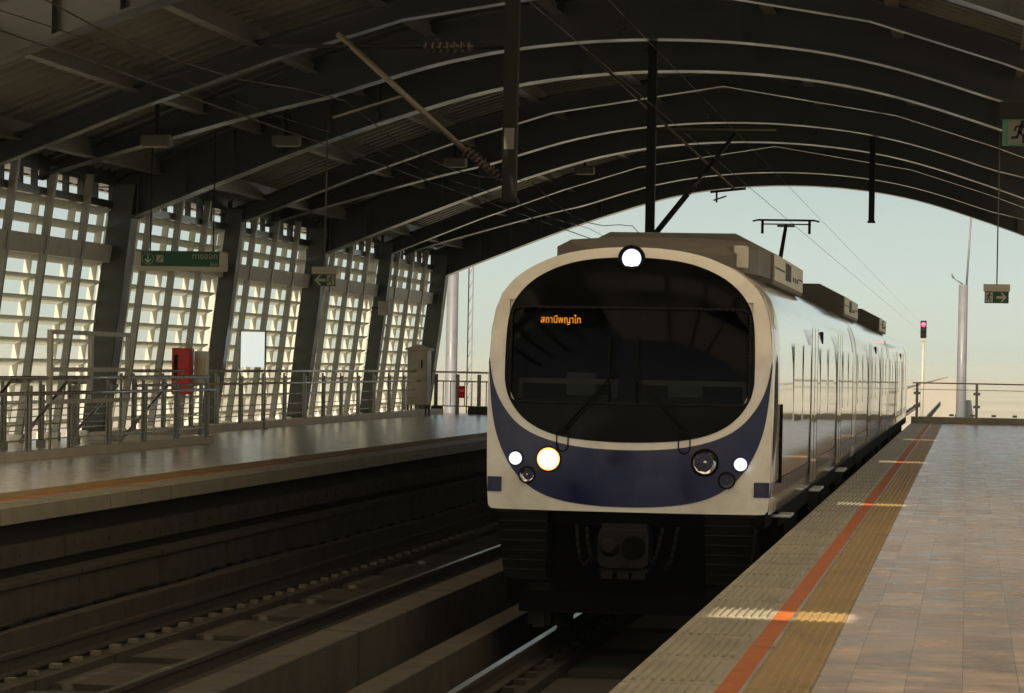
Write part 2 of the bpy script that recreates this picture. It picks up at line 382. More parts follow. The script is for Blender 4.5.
# ------------------------------------------------------------------ arch frames
def isection(tab_z, hw, depth, y, xs, flange=.04, web=.03, taper=None, stiff=None):
    b = MB(); rows = []
    zs = [tab_z(x) for x in xs]
    def sweep(y0, y1, lo, hi):
        A = []
        for x, z in zip(xs, zs): A.append([(x, y0, z + lo(x)), (x, y1, z + lo(x)), (x, y1, z + hi(x)), (x, y0, z + hi(x)), (x, y0, z + lo(x))])
        for p, q in zip(A[:-1], A[1:]):
            o = p[:4] + q[:4]; b.add(o, [(0, 4, 5, 1), (1, 5, 6, 2), (2, 6, 7, 3), (3, 7, 4, 0)])
        b.add(A[0][:4], [(0, 1, 2, 3)]); b.add(A[-1][:4], [(3, 2, 1, 0)])
    D = (lambda x: depth) if taper is None else taper
    sweep(y - hw, y + hw, lambda x: 0, lambda x: flange)
    sweep(y - web / 2, y + web / 2, lambda x: flange, lambda x: D(x) - flange)
    sweep(y - hw, y + hw, lambda x: D(x) - flange, lambda x: D(x))
    if stiff:
        for x in stiff:
            z = tab_z(x); b.box(x - .012, x + .012, y - hw * .9, y + hw * .9, z + flange, z + D(x) - flange)
    return b
XS = [-14.15 + i * (19.1 / 60) for i in range(61)]
def column(xsgn, w, d):
    """leaning tapered box column; foot at the platform, head at the rib"""
    b = MB(); zt = 4.2
    def sect(z, k):
        x = wallx(z) + .12
        if xsgn > 0: x = 2 * CX0 - x
        return [(x - w * k / 2, -d * k / 2, z), (x + w * k / 2, -d * k / 2, z), (x + w * k / 2, d * k / 2, z), (x - w * k / 2, d * k / 2, z)]
    R = [sect(0, .86), sect(2.2, 1.0), sect(zt, .92)]
    for p, q in zip(R[:-1], R[1:]):
        b.add(p + q, [(0, 1, 5, 4), (1, 2, 6, 5), (2, 3, 7, 6), (3, 0, 4, 7)])
    b.add(R[0], [(3, 2, 1, 0)]); b.add(R[-1], [(0, 1, 2, 3)])
    x = R[0][0][0] + w * .43
    b.box(x - w * .7, x + w * .7, -d * .7, d * .7, .0, .03)
    return b
def frame_parts(t, main, end=False):
    if main:
        tp = lambda x: .80 + .0 * x
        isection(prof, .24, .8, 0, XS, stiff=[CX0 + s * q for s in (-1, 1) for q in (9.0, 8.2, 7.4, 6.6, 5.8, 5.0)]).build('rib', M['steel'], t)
        cw, cd = .42, .5
    else:
        isection(lambda x: interp(_sec, abs(x - CX0)), .14, .34, 0, [CX0 + s for s in (-9.55, -7, -5, -3.2, 0, 3.2, 5, 7, 9.55)]).build('rib', M['steel'], t)
        cw, cd = .32, .34
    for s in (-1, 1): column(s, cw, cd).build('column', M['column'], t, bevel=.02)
names = ['arch frame at the open end of the roof', 'slim arch frame, first inside the roof end', 'deep arch frame with stiffened haunch, beside the hanging arrow sign',
         'slim arch frame behind the green exit sign', 'deep arch frame with the stout dark column behind the railing gate']
far = ['slim arch frame just in front of the railing gate', 'deep arch frame spanning above the nose of the train', 'slim arch frame over the empty track before the train',
       'deep arch frame overhead near the camera', 'slim arch frame above the camera position', 'deep arch frame behind the camera', 'slim arch frame well behind the camera', 'deep arch frame at the rear of the station']
proto = {}
for k, y in enumerate(FY[:9]):
    main = k % 2 == 0
    lab = 'grey steel ' + (names + far)[k]
    if main not in proto:
        t = thing('arch_frame', (0, y, 0), lab, 'arch frame', 'steel arch frames of the roof'); frame_parts(t, main); proto[main] = t
    else: copy_tree(proto[main], (0, y, 0), lab)
cr = None
cl = ['closest to the roof end', 'in front of the stiffened deep frame', 'in front of the frame with the stout column', 'above the train nose', 'over the foreground tracks', 'near the camera']
for k, y in enumerate([78.35, 62.55, 46.75, 30.95, 15.15]):
    if cr is None:
        up = lambda x: min(.5, max(0, abs(x - CX0) - 5.0) * .115)
        cr = isection(lambda x: prof(x) + .1 + up(x), .2, .6, 0, XS, taper=lambda x: .66 - up(x)).build('curved_rib', M['steel']); o = cr
    else: o = cr.copy(); COL.objects.link(o)
    o.location = (0, y, 0); tag(o, 'curved intermediate roof rib ' + cl[k], 'roof rib', 'intermediate roof ribs')

# ------------------------------------------------------------------ roof
SUN = Vector((-.14, -.74, .64)).normalized()
rf = thing('station_roof', (0, 0, 0), 'long arched station roof of corrugated sheeting on purlins', 'roof')
def deckz(x): return prof(x) + .86
slots = []
for sx, sy in ((-1.1, 17.5), (-1.05, 32.2), (-1.05, 47.5), (-1.05, 63.2)):
    t = 6.
    for _ in range(30): t = deckz(sx + SUN.x * t) / SUN.z
    slots.append((sx + SUN.x * t, sy + SUN.y * t))
xs = [-15.3 + i * .4 for i in range(54)]
base = [deckz(x) if x > -14.6 else deckz(-14.6) - (-14.6 - x) * .42 for x in xs]
def sheet(name, m, ya, yb, i0, i1):
    b = MB(); ys = []; y = ya
    while y < yb - .01:
        ys += [(y, 0), (y + .17, 0), (y + .24, .10), (y + .41, .10)]; y += .48
    X = xs[i0:i1]; n = len(X)
    vs = [(x, yy, z + c) for yy, c in ys for x, z in zip(X, base[i0:i1])]
    fs = []
    for j in range(len(ys) - 1):
        for i in range(n - 1):
            cx, cy = (X[i] + X[i + 1]) / 2, (ys[j][0] + ys[j + 1][0]) / 2
            if any(abs(cx - a) < .45 and abs(cy - q) < .28 for a, q in slots): continue
            fs.append((j * n + i, j * n + i + 1, (j + 1) * n + i + 1, (j + 1) * n + i))
    return b.add(vs, fs).build(name, m, rf)
sheet('roof_sheet', M['deck'], 34.8, 83.3, 2, 43)
sheet('added_light_sheet', M['translucent'], 13.0, 34.7, 0, 17)  # out of view; added to brighten the far platform
sheet('roof_sheet', M['deck'], 8.0, 34.7, 16, 25)  # unseen stretch left opaque to keep the track pit dark
sheet('added_light_sheet', M['translucent'], 3.0, 34.7, 24, 54)  # unseen near roof, added translucent to light floor and train front
sheet('added_light_sheet', M['translucent'], 34.8, 83.3, 42, 54)  # unseen side strip, added to brighten the near platform
for x in [CX0 + s * q for s in (-1, 1) for q in (1.6, 3.5, 5.3, 7.0, 8.7) if s < 0 or q < 7]:
    z = deckz(x) - .30; a = MB()
    yy = -6
    a.box(x - .09, x + .09, 3, 83, z, z + .02); a.box(x - .012, x + .012, 3, 83, z + .02, z + .28)
    a.build('purlin', M['purlin'], rf)
a = MB(); a.box(-14.62, -14.5, 34, 83.2, 4.14, 4.30); a.build('gutter', M['steel'], rf)

# ------------------------------------------------------------------ lattice wall bays (left)
def lattice_bay():
    t = thing('lattice_wall', (0, 0, 0), '', 'lattice wall', 'leaning lattice wall panels of the far platform')
    y0, y1 = .20, 7.70
    rows = [.30 + .325 * i for i in range(9)] + [3.46, 3.76]
    for z in rows:
        b = MB(); x = wallx(z)
        b.add([(x - .05, y0, z), (x - .05, y1, z), (x - .23, y1, z - .085), (x - .23, y0, z - .085), (x - .05, y0, z + .025), (x - .05, y1, z + .025), (x - .23, y1, z - .06), (x - .23, y0, z - .06)],
              [(0, 1, 2, 3), (7, 6, 5, 4), (0, 4, 5, 1), (2, 6, 7, 3), (1, 5, 6, 2), (0, 3, 7, 4)])
        b.build('louvre', M['lattice_translucent'], t)
    for q in (1.975, 3.95, 5.925):
        b = MB()
        b.prism([(wallx(0) - .02, 0.12), (wallx(0) + .09, .12), (wallx(4.25) + .09, 4.25), (wallx(4.25) - .02, 4.25)], 'y', q - .055, q + .055)
        b.build('mullion', M['mullion'], t)
    for q in (.25, 1.975, 3.95, 5.925, 7.6):
        b = MB(); b.prism([(wallx(0) - .235, .12), (wallx(0) - .12, .12), (wallx(3.8) - .12, 3.8), (wallx(3.8) - .235, 3.8)], 'y', q - .045, q - .01)
        b.build('fin', M['lattice_translucent'], t)
    b = MB(); b.prism([(wallx(2.9) - .16, 2.90), (wallx(2.9) + .06, 2.90), (wallx(3.2) + .06, 3.19), (wallx(3.2) - .16, 3.19)], 'y', y0, y1); b.build('cross_beam', M['band'], t)
    b = MB(); b.prism([(wallx(3.8) - .5, 3.78), (wallx(3.8) - .02, 3.80), (wallx(3.8) - .02, 3.92), (wallx(3.8) - .5, 3.90)], 'y', y0, y1)
    b.prism([(wallx(4.2) - .5, 4.16), (wallx(4.2) - .02, 4.16), (wallx(4.2) - .02, 4.5), (wallx(4.2) - .5, 4.5)], 'y', y0, y1)
    for i in range(9): b.box(wallx(4) - .3, wallx(4) - .2, .5 + i * .85, .56 + i * .85 + .1 * (i % 2), 3.9, 4.2)
    b.build('clerestory_frame', M['steel'], t)
    b = MB()
    for q in (.25, 1.975, 3.95, 5.925, 7.6): b.box(wallx(0) - .25, wallx(0) + .1, q - .08, q + .08, 0, .13)
    b.build('foot_blocks', M['lattice'], t)
    return t
lb = lattice_bay()
lab = ['pale lattice wall panel nearest the roof end, behind the grey cabinet', 'pale lattice wall panel right of the hanging arrow sign', 'pale lattice wall panel behind the white sign on two posts',
       'pale lattice wall panel behind the green exit sign', 'pale lattice wall panel at the photo edge behind the railing gate', 'pale lattice wall panel beyond the left edge of the photo']
for k in range(6):
    if k == 0: lb.location = (0, FY[1], 0); lb['label'] = lab[0]
    else: copy_tree(lb, (0, FY[k + 1], 0), lab[k])

# ------------------------------------------------------------------ railings on the far platform
def railing(name, x, ys_, ztop, zmid, label, along='y', step=1.975, xr=None, bars=(.25, .45, .65)):
    t = thing(name, (x, ys_[0], 0), label, 'railing'); ln = ys_[1] - ys_[0]
    k = int(round(ln / step))
    for i in range(k + 1):
        q = ln * i / k; b = MB()
        b.box(-.035, -.01, q - .05, q + .05, .02, ztop - .04); b.box(.01, .035, q - .05, q + .05, .02, ztop - .10); b.box(-.05, .05, q - .08, q + .08, .0, .10)
        b.box(.0, .12, q - .012, q + .012, zmid - .03, zmid + .01)
        b.build('post', M['post'], t)
    MB().tube((0, -.1, ztop), (0, ln + .1, ztop), .028).build('top_rail', M['alu'], t)
    MB().tube((.12, -.1, zmid), (.12, ln + .1, zmid), .024).build('handrail', M['alu'], t)
    for z in bars: MB().tube((-.02, 0, z), (-.02, ln, z), .009, n=6).build('infill_bar', M['alu'], t)
    return t
railing('safety_railing', -13.86, (51.5, 79.0), 1.12, .88, 'long steel safety railing in front of the lattice wall')
railing('stair_railing', -12.02, (35.6, 49.1), 1.06, .86, 'steel stair railing on a low kerb at the left edge', step=1.9)
b = MB(); b.box(-12.12, -11.92, 33, 49.2, 0, .11); b.box(-14.0, -12.12, 49.05, 49.2, 0, .11); o = b.build('stair_kerb', M['pale'], bevel=.01); tag(o, 'low kerb around the stair opening under the steel railing', 'kerb')
railing('stair_railing', -13.6, (36.0, 49.0), 1.02, .80, 'rear railing on the far side of the stair opening', step=1.9)
b = MB(); b.box(-14.02, -13.72, 49.4, 82.3, 0, .13); o = b.build('railing_kerb', M['pale'], bevel=.01); tag(o, 'long pale kerb under the safety railing along the lattice wall', 'kerb')
t = thing('stair_handrail', (-12.9, 40, 0), 'sloping stair handrails going down inside the railed opening', 'handrail')
for x in (-.35, .45):
    MB().path([(x, 0.5, .2), (x, 2.6, .98), (x, 3.6, .98)], .025, 8).build('handrail', M['alu'], t)
for x in (-.35, .45):
    MB().path([(x, 5.5, .1), (x, 8.2, .9)], .025, 8).build('handrail', M['alu'], t)
t = thing('railing_gate', (-12.0, 40.3, .72), 'raised steel gate frame of two open panes above the stair railing', 'gate')
b = MB()
for q in (0, 1.95, 3.9): b.box(-.03, .03, q - .05, q + .05, 0.0, .98)
for z in (.02, .45, .95): b.box(-.025, .025, .05, 1.90, z - .03, z + .03); b.box(-.025, .025, 2.0, 3.85, z - .03, z + .03)
b.build('gate_frame', M['gate'], t)
for q in (0.2, 3.7): MB().box(-.05, -.03, q - .04, q + .04, -.70, .4).build('bracket', M['post'], t)

t = thing('hose_cabinet', (-13.92, 55.0, 0), 'red fire hose cabinet rising above the stair railing', 'fire cabinet')
MB().box(-.03, .03, -.03, .03, 0, .7).build('stand', M['post'], t)
MB().box(-.17, .17, -.15, .15, .70, 1.53).build('body', M['red'], t, bevel=.02)
b = MB(); b.box(-.12, -.06, -.17, -.15, .95, 1.40); b.build('handle', M['black_steel'], t)
t = thing('timetable_case', (-13.60, 55.1, 0), 'narrow cream timetable case on a post beside the red cabinet', 'timetable')
MB().box(-.03, .03, -.03, .03, 0, .9).build('post', M['post'], t)
MB().box(-.13, .13, -.04, .04, .9, 1.48).build('case', M['signwhite'], t, bevel=.01)
b = MB(); b.box(-.09, .09, -.044, -.04, .98, 1.36); b.build('sheet', M['cream'], t)
t = thing('notice_sign', (-13.68, 59.5, 0), 'blank glowing white notice panel on two thin posts', 'sign')
for x in (-.25, .25): 
    b = MB(); b.tube((x, 0, .0), (x, 0, 1.9), .018); b.tube((x, 0, 0), (x, 0, .02), .09); b.build('post', M['alu'], t)
MB().box(-.23, .23, -.006, .006, 1.2, 1.88).build('panel', M['notice_glow'], t)

t = thing('electrical_cabinet', (-13.82, 79.0, 0), 'grey electrical cabinet on four legs with sloping top', 'cabinet')
MB().prism([(-.26, .27), (.26, .27), (.26, 1.66), (-.26, 1.66)], 'y', -.28, .28).build('body', M['cabinet'], t, bevel=.012)
MB().prism([(-.32, 1.66), (.32, 1.66), (.32, 1.7), (-.32, 1.7)], 'y', -.32, .32).prism([(-.30, 1.70), (.30, 1.70), (.0, 1.80)], 'y', -.31, .31).build('lid', M['cabinet'], t)
for x in (-.23, .23):
    for y in (-.24, .24): MB().box(x - .02, x + .02, y - .02, y + .02, 0, .27).build('leg', M['black_steel'], t)
MB().box(-.20, .20, -.286, -.28, .4, 1.58).build('door', M['cabinet'], t)
MB().box(-.08, .06, -.294, -.286, 1.18, 1.42).build('plate', M['post'], t)
MB().box(.1, .13, -.30, -.286, 1.2, 1.42).build('handle', M['black_steel'], t)

t = thing('end_railing', (-14.0, 82.7, 0), 'steel railing closing the end of the far platform', 'railing')
for i in range(10):
    x = i * .58; b = MB(); b.box(x - .05, x + .05, -.035, -.01, .0, 1.05); b.box(x - .04, x + .04, .01, .035, 0, 1.0); b.build('post', M['post'], t)
for z, r in ((1.1, .028), (.86, .02), (.2, .015)): MB().tube((-.1, 0, z), (5.4, 0, z), r).build('rail', M['alu'], t)
for i in range(27):
    if i % 3: MB().box(i * .193 - .012, i * .193 + .012, -.01, .01, .2, .86).build('baluster', M['post'], t)
b = MB(); b.box(-.085, .085, -.01, .01, -.16, .16); o = b.build('red_plate', M['redglow'], loc=(-13.3, 82.62, .58)); tag(o, 'small red plate with pale writing hung on the end railing', 'sign plate')
b = MB(); b.box(-.06, .06, -.013, -.010, .045, .06); b.box(-.05, .05, -.013, -.010, .01, .022); b.box(-.03, .03, -.013, -.010, -.08, -.07); q = b.build('lettering', M['signwhite'], o)
for x, l in ((-13.9, 'small concrete block at the foot of the end railing by the cabinet'), (-12.72, 'wide concrete block at the foot of the end railing beside the train')):
    b = MB(); w = .14 if x < -13 else .33; b.box(-w, w, -.15, .15, 0, .2); o = b.build('concrete_block', M['conc'], bevel=.01, loc=(x, 82.3, 0)); tag(o, l, 'block', 'blocks at the end railing')

# ------------------------------------------------------------------ hanging signs
def runner(parent, x, z, s, y, m):
    b = MB(); P = lambda a, c: (x + a * s, z + c * s)
    def limb(pts, w):
        for p, q in zip(pts[:-1], pts[1:]):
            p, q = Vector(P(*p)), Vector(P(*q)); d = (q - p).normalized(); nn = Vector((-d.y, d.x)) * w * s / 2
            b.prism([tuple(p - nn - d * w * s * .3), tuple(q - nn + d * w * s * .3), tuple(q + nn + d * w * s * .3), tuple(p + nn - d * w * s * .3)], 'y', y - .002, y)
    b.disc(P(.06, .40), .085 * s, y - .002, y, 14)
    limb([(.02, .28), (-.06, 0)], .17); limb([(-.05, 0), (.12, -.18), (.10, -.42)], .10); limb([(-.08, 0), (-.16, -.22), (-.38, -.24)], .10)
    limb([(.04, .26), (.22, .12), (.36, .20)], .07); limb([(.0, .26), (-.2, .22), (-.27, .04)], .07)
    return b.build('running_figure', m, parent)
def arrow(parent, x, z, s, y, m, ang):
    b = MB(); c, k = math.cos(ang), math.sin(ang)
    R = lambda p: (x + (p[0] * c - p[1] * k) * s, z + (p[0] * k + p[1] * c) * s)
    b.prism([R(p) for p in ((-.5, 0), (-.05, .45), (.12, .45), (-.14, .12), (.5, .12), (.5, -.12), (-.14, -.12), (.12, -.45), (-.05, -.45))], 'y', y - .002, y)
    return b.build('arrow', m, parent)
def exit_sign(loc, w, ztop, label, arrow_side):
    t = thing('exit_sign', loc, label, 'exit sign', 'hanging exit signs')
    MB().tube((0, 0, .30), (0, 0, ztop - loc[2]), .011).build('hanger_rod', M['tube'], t)
    MB().box(-w / 2, w / 2, -.06, .06, .19, .31).build('housing', M['signframe'] if arrow_side else M['black_steel'], t, bevel=.006)
    MB().box(-w / 2 + .02, w / 2 - .02, -.03, .03, 0, .19).build('panel', M['exitgreen'] if arrow_side else M['green'], t)
    wi = w / 2
    if arrow_side < 0:
        arrow(t, -.07, .095, .19, -.031, M['signink'], 0)
        MB().box(wi - .155, wi - .03, -.033, -.031, .015, .175).build('figure_panel', M['signink'], t); runner(t, wi - .092, .097, .15, -.034, M['exitgreen'])
    elif arrow_side > 0:
        arrow(t, .08, .095, .17, -.031, M['signink'], PI)
        MB().box(-wi + .03, -wi + .155, -.033, -.031, .015, .175).build('figure_panel', M['signink'], t); runner(t, -wi + .092, .097, .15, -.034, M['exitgreen'])
    else:
        MB().box(-wi + .06, -wi + .24, -.033, -.031, .012, .178).build('figure_panel', M['lampbox'], t); runner(t, -wi + .15, .095, .17, -.034, M['black_steel'])
    return t
exit_sign((-10.33, 50.0, 2.56), .40, 5.75, 'hanging green exit sign with arrow pointing left above the far platform', -1)
exit_sign((.44, 52.0, 2.50), .43, 6.0, 'hanging exit sign silhouetted against the sky at the platform end', 1)
exit_sign((.42, 22.6, 2.98), .46, 6.1, 'dark hanging exit sign with running figure cut by the right edge of the photo', 0)  # shade on this sign is put into its darker materials

t = thing('platform_sign', (-12.1, 47.6, 2.70), 'long green hanging sign with down arrow, stairs symbol and Thai exit lettering', 'sign')
MB().box(-.72, .72, -.09, .09, 0.0, .31).build('casing', M['signframe'], t, bevel=.02)
MB().box(-.62, .62, -.096, -.09, .07, .30).build('face', M['green'], t)
for x in (-.5, .5): MB().tube((x, 0, .31), (x, 0, 2.2), .01).build('hanger_rod', M['black_steel'], t)
b = MB(); c0 = (-.51, .185); nn = 28
for i in range(nn):
    a0, a1 = 2 * PI * i / nn, 2 * PI * (i + 1) / nn; r0, r1 = .085, .092
    b.add([(c0[0] + r * math.cos(a), -.0985, c0[1] + r * math.sin(a)) for r, a in ((r0, a0), (r1, a0), (r1, a1), (r0, a1))], [(0, 1, 2, 3)])
b.build('arrow_ring', M['signink'], t)
b = MB(); Y = -.0985
for p in ([(-.517, .25), (-.503, .25), (-.503, .14), (-.517, .14)], [(-.51, .115), (-.455, .175), (-.468, .185), (-.51, .14)], [(-.51, .115), (-.565, .175), (-.552, .185), (-.51, .14)]):
    b.add([(q[0], Y, q[1]) for q in p], [(0, 1, 2, 3)])
b.build('down_arrow', M['signwhite'], t)
b = MB(); b.box(-.375, -.265, -.0985, -.096, .13, .24); sp = b.build('stairs_symbol', M['signink'], t)
b = MB(); b.prism([(-.365, .14), (-.345, .14), (-.275, .215), (-.275, .235)], 'y', -.1, -.0985); b.build('stairs_stroke', M['green'], sp)
text('thai_lettering', 'ทางออก', .125, M['signink'], t, (.60, -.098, .19), align='RIGHT')
text('english_lettering', 'Exit', .08, M['signink'], t, (.60, -.098, .085), align='RIGHT')

# ------------------------------------------------------------------ roof floodlights
fl = None
for k, (x, y, l) in enumerate([(-11.9, 45.2, 'boxy floodlight under the roof, upper left above the green sign'), (-11.0, 50.0, 'boxy floodlight under the roof beside the tall hanger rod'),
                  (-10.0, 60.8, 'boxy floodlight between the arch frames left of the dark mast'), (-8.6, 70.2, 'farthest boxy floodlight near the roof end')]):
    if fl is None:
        fl = thing('floodlight', (0, 0, 0), '', 'floodlight', 'floodlights under the roof')
        MB().box(-.22, .22, -.14, .14, -.22, -.04).build('housing', M['lampbox'], fl, bevel=.03); MB().box(-.17, .17, -.10, .10, -.226, -.22).build('lens', M['cabinet'], fl)
        MB().box(-.03, .03, -.02, .02, -.04, .45).build('bracket', M['black_steel'], fl); o = fl
    else: o = copy_tree(fl, (0, 0, 0), l)
    o.location = (x, y, prof(x) + .30); o['label'] = l
t = thing('loudspeaker', (-13.75, 73.6, 2.45), 'small grey loudspeaker on a bracket beside the slim column', 'loudspeaker')
MB().box(-.12, .12, -.16, .16, 0, .34).build('body', M['cabinet'], t, bevel=.02); MB().box(-.3, .0, -.02, .02, .15, .19).build('bracket', M['black_steel'], t)

# ------------------------------------------------------------------ overhead line
def mastpost(x, y, z, w, label, plate=False):
    t = thing('catenary_drop_post', (x, y, z), label, 'drop post', 'catenary posts hung from the roof')
    top = prof(x) + .8 - z
    MB().box(-w / 2, w / 2, -w / 2, w / 2, 0, top).build('post', M['black_steel'], t, bevel=.006)
    MB().box(-w * .9, w * .9, -w * .9, w * .9, top - .45, top - .36).build('head_plate', M['black_steel'], t)
    MB().box(-w * .65, w * .65, -w * .65, w * .65, -.02, .02).build('foot_plate', M['black_steel'], t)
    if plate: MB().box(-.055, .055, -w / 2 - .012, -w / 2 - .004, .55, .78).build('number_plate', M['lampbox'], t)
    return t
mastpost(-4.93, 33.6, 3.12, .15, 'square dark drop post hanging over the tracks above the train cab', True)
mastpost(-4.93, 48.7, 2.75, .14, 'square dark drop post hanging just behind the train roof')
mastpost(-2.0, 64.4, 4.38, .12, 'short dark drop post against the sky under the roof end')

def insulator(b, a, c, r, n):
    a, c = Vector(a), Vector(c)
    for i in range(n):
        p = a.lerp(c, (i + .2) / n); q = a.lerp(c, (i + .6) / n); b.tube(p, q, r, r * .6, n=10)
    b.tube(a, c, r * .4)
t = thing('cantilever_arm', (0, 33.6, 0), 'long slanting catenary arm with ribbed insulator over the empty track', 'cantilever', 'catenary cantilever arms')
MB().tube((-6.85, 0, 4.92), (-5.42, 0, 3.66), .032).build('strut', M['tube'], t)
b = MB(); insulator(b, (-5.42, 0, 3.66), (-5.02, 0, 3.36), .075, 9); b.build('insulator', M['insul'], t)
MB().tube((-7.6, 0, 4.78), (-5.02, 0, 4.78), .022).build('top_tie', M['black_steel'], t)
b = MB(); insulator(b, (-5.9, 0, 4.78), (-5.35, 0, 4.78), .07, 7); b.build('insulator', M['insul'], t)
MB().tube((-6.885, 0, 4.0), (-6.1, 0, 4.25), .016).build('steady_arm', M['tube'], t)
t = thing('cantilever_arm', (0, 48.7, 0), 'slanting catenary arm rising behind the train roof', 'cantilever', 'catenary cantilever arms')
MB().tube((-4.9, 0, 3.35), (-4.35, 0, 4.05), .045).build('strut', M['black_steel'], t)
b = MB(); insulator(b, (-4.35, 0, 4.05), (-4.1, 0, 4.38), .06, 6); b.build('insulator', M['insul'], t)
MB().tube((-4.1, 0, 4.38), (-3.62, 0, 5.0), .032).build('strut_tube', M['black_steel'], t)
MB().tube((-4.9, 0, 5.05), (-3.0, 0, 5.05), .018).build('top_tie', M['tube'], t)
b = MB(); b.tube((-4.0, 0, 4.08), (-3.45, 0, 4.14), .02); b.tube((-3.9, 0, 4.08), (-3.9, 0, 3.92), .015); b.tube((-3.95, 0, 3.95), (-3.75, 0, 4.02), .012); b.build('steady_arm', M['black_steel'], t)
o = MB().tube((-6.16, 48.7, 6.43), (-3.62, 48.7, 4.12), .022).build('stay_rod', M['tube']); tag(o, 'thin pale stay rod slanting from the roof to the catenary arm', 'stay rod')

def wire(name, x, z, label, sag=None, r=.008, x1=None):
    b = MB(); pts = []
    y = -6.0
    while y <= 240:
        ph = ((y - 33.6) % 15.1) / 15.1; pts.append((x, y, z + ((sag or 0) * (4 * (ph - .5) ** 2)))); y += 15.1 / 6
    b.path(pts, r, 5); o = b.build(name, M['wire']); return tag(o, label, 'overhead wire', 'overhead wires')
wire('contact_wire', -6.885, 3.68, 'lower overhead wire along the empty track')
wire('catenary_wire', -6.885, 3.95, 'upper sagging overhead wire along the empty track', .35)
wire('contact_wire', -2.96, 3.80, 'lower overhead wire above the train', r=.0035)
wire('catenary_wire', -2.96, 4.35, 'upper overhead wire above the train', 0, r=.003)
wire('feeder_wire', -9.6, 4.75, 'feeder wire strung under the roof above the far platform', .1, r=.007)
b = MB()
for i in range(12):
    y = 33.6 + 15.1 * (i // 3 - 1) + 15.1 * (i % 3 + 1) / 4; b.tube((-6.885, y, 3.68), (-6.885, y, 4.06), .005, n=5)

# cable tray / beam and pipe in the top right corner
t = thing('drain_pipe', (1.2, 17.2, 0), 'bent dark drain pipe under the roof in the top right corner', 'pipe')
zt = prof(1.2) + .35
MB().path([(-.45, 0, zt + .4), (-.45, 0, zt - .02), (-.38, 0, zt - .1), (2.6, 0, zt - .12)], .05, 10).build('pipe', M['steel'], t)
MB().box(-.62, -.25, -.2, .2, zt + .08, zt + .4).build('collector_box', M['black_steel'], t)

# ------------------------------------------------------------------ TRAIN
TX, TY = -2.91, 27.1
tr = thing('passenger_train', (TX, TY, 0), 'white electric passenger train with blue curved nose band and black windscreen', 'train')
def fy(x, z):
    a = abs(x); return .13 * (a / 1.24) ** 2.6 + .09 * max(0, z - 1.0) ** 2 + .05 * max(0, a - 1.0) ** 1.0
def resamp(pts, n):
    """n points along a polyline by arc length"""
    L = [0]
    for a, b in zip(pts[:-1], pts[1:]): L.append(L[-1] + math.dist(a, b))
    out = []
    for i in range(n):
        t = L[-1] * i / (n - 1); k = max(j for j in range(len(L)) if L[j] <= t + 1e-9); k = min(k, len(pts) - 2)
        f = (t - L[k]) / (L[k + 1] - L[k] + 1e-12); out.append((pts[k][0] + (pts[k + 1][0] - pts[k][0]) * f, pts[k][1] + (pts[k + 1][1] - pts[k][1]) * f))
    return out
def chaikin(p, n=2):
    for _ in range(n):
        q = [p[0]]
        for a, b in zip(p[:-1], p[1:]): q += [(a[0] * .75 + b[0] * .25, a[1] * .75 + b[1] * .25), (a[0] * .25 + b[0] * .75, a[1] * .25 + b[1] * .75)]
        p = q + [p[-1]]
    return p
def mirror(half): return [(-x, z) for x, z in reversed(half) if x > 1e-6] + list(half)       # half runs from x=0 outward
def shell(name, top, bot, m, off, parent, n=61, k=14, thick=.012):
    T, B = resamp(top, n), resamp(bot, n); b = MB()
    rows = [[(T[i][0] + (B[i][0] - T[i][0]) * j / k, 0, T[i][1] + (B[i][1] - T[i][1]) * j / k) for i in range(n)] for j in range(k + 1)]
    b.grid([[(p[0], fy(p[0], p[2]) - off, p[2]) for p in r] for r in rows])
    rim = rows[0] + [r[-1] for r in rows[1:]] + rows[-1][::-1][1:] + [r[0] for r in rows[::-1][1:-1]]
    q = rim + rim[:1]
    b.grid([[(p[0], fy(p[0], p[2]) - off, p[2]) for p in q], [(p[0], fy(p[0], p[2]) - off + thick, p[2]) for p in q]], False)
    return b.build(name, m, parent)
outer_top = chaikin(mirror([(0, 2.40), (.3, 2.39), (.6, 2.34), (.83, 2.25), (1.02, 2.13), (1.14, 1.99), (1.205, 1.80), (1.235, 1.5), (1.245, 1.1)]))
outer_bot = chaikin(mirror([(0, .10), (.5, .10), (.95, .10), (1.2, .10), (1.225, .12), (1.24, .45), (1.245, 1.1)]))
mk_top = chaikin(mirror([(0, 2.315), (.36, 2.295), (.62, 2.235), (.85, 2.12), (1.0, 1.97), (1.075, 1.8), (1.09, 1.5), (1.09, 1.3)]))
mk_bot = chaikin(mirror([(0, .70), (.3, .71), (.55, .735), (.76, .795), (.93, .90), (1.05, 1.06), (1.088, 1.2), (1.09, 1.3)]))
def ring(name, m, oa, ia, off, n=110, k=8, thick=.03):
    b = MB(); G = [[(o_[0] + (i_[0] - o_[0]) * j / k, 0, o_[1] + (i_[1] - o_[1]) * j / k) for o_, i_ in zip(oa, ia)] for j in range(k + 1)]
    b.grid([[(p[0], fy(p[0], p[2]) - off, p[2]) for p in r] for r in G])
    b.grid([[(p[0], fy(p[0], p[2]) - off + thick, p[2]) for p in G[0]], [(p[0], fy(p[0], p[2]) - off, p[2]) for p in G[0]]], False)
    return b.build(name, m, tr)
def loop(t, q, n=110):
    a = resamp(t, n) + resamp(q, n)[::-1][1:-1]; return a + a[:1]
ring('front_mask', M['white'], loop(outer_top, outer_bot), [(x * .97, 1.5 + (z - 1.5) * .97) for x, z in loop(mk_top, mk_bot)], 0)
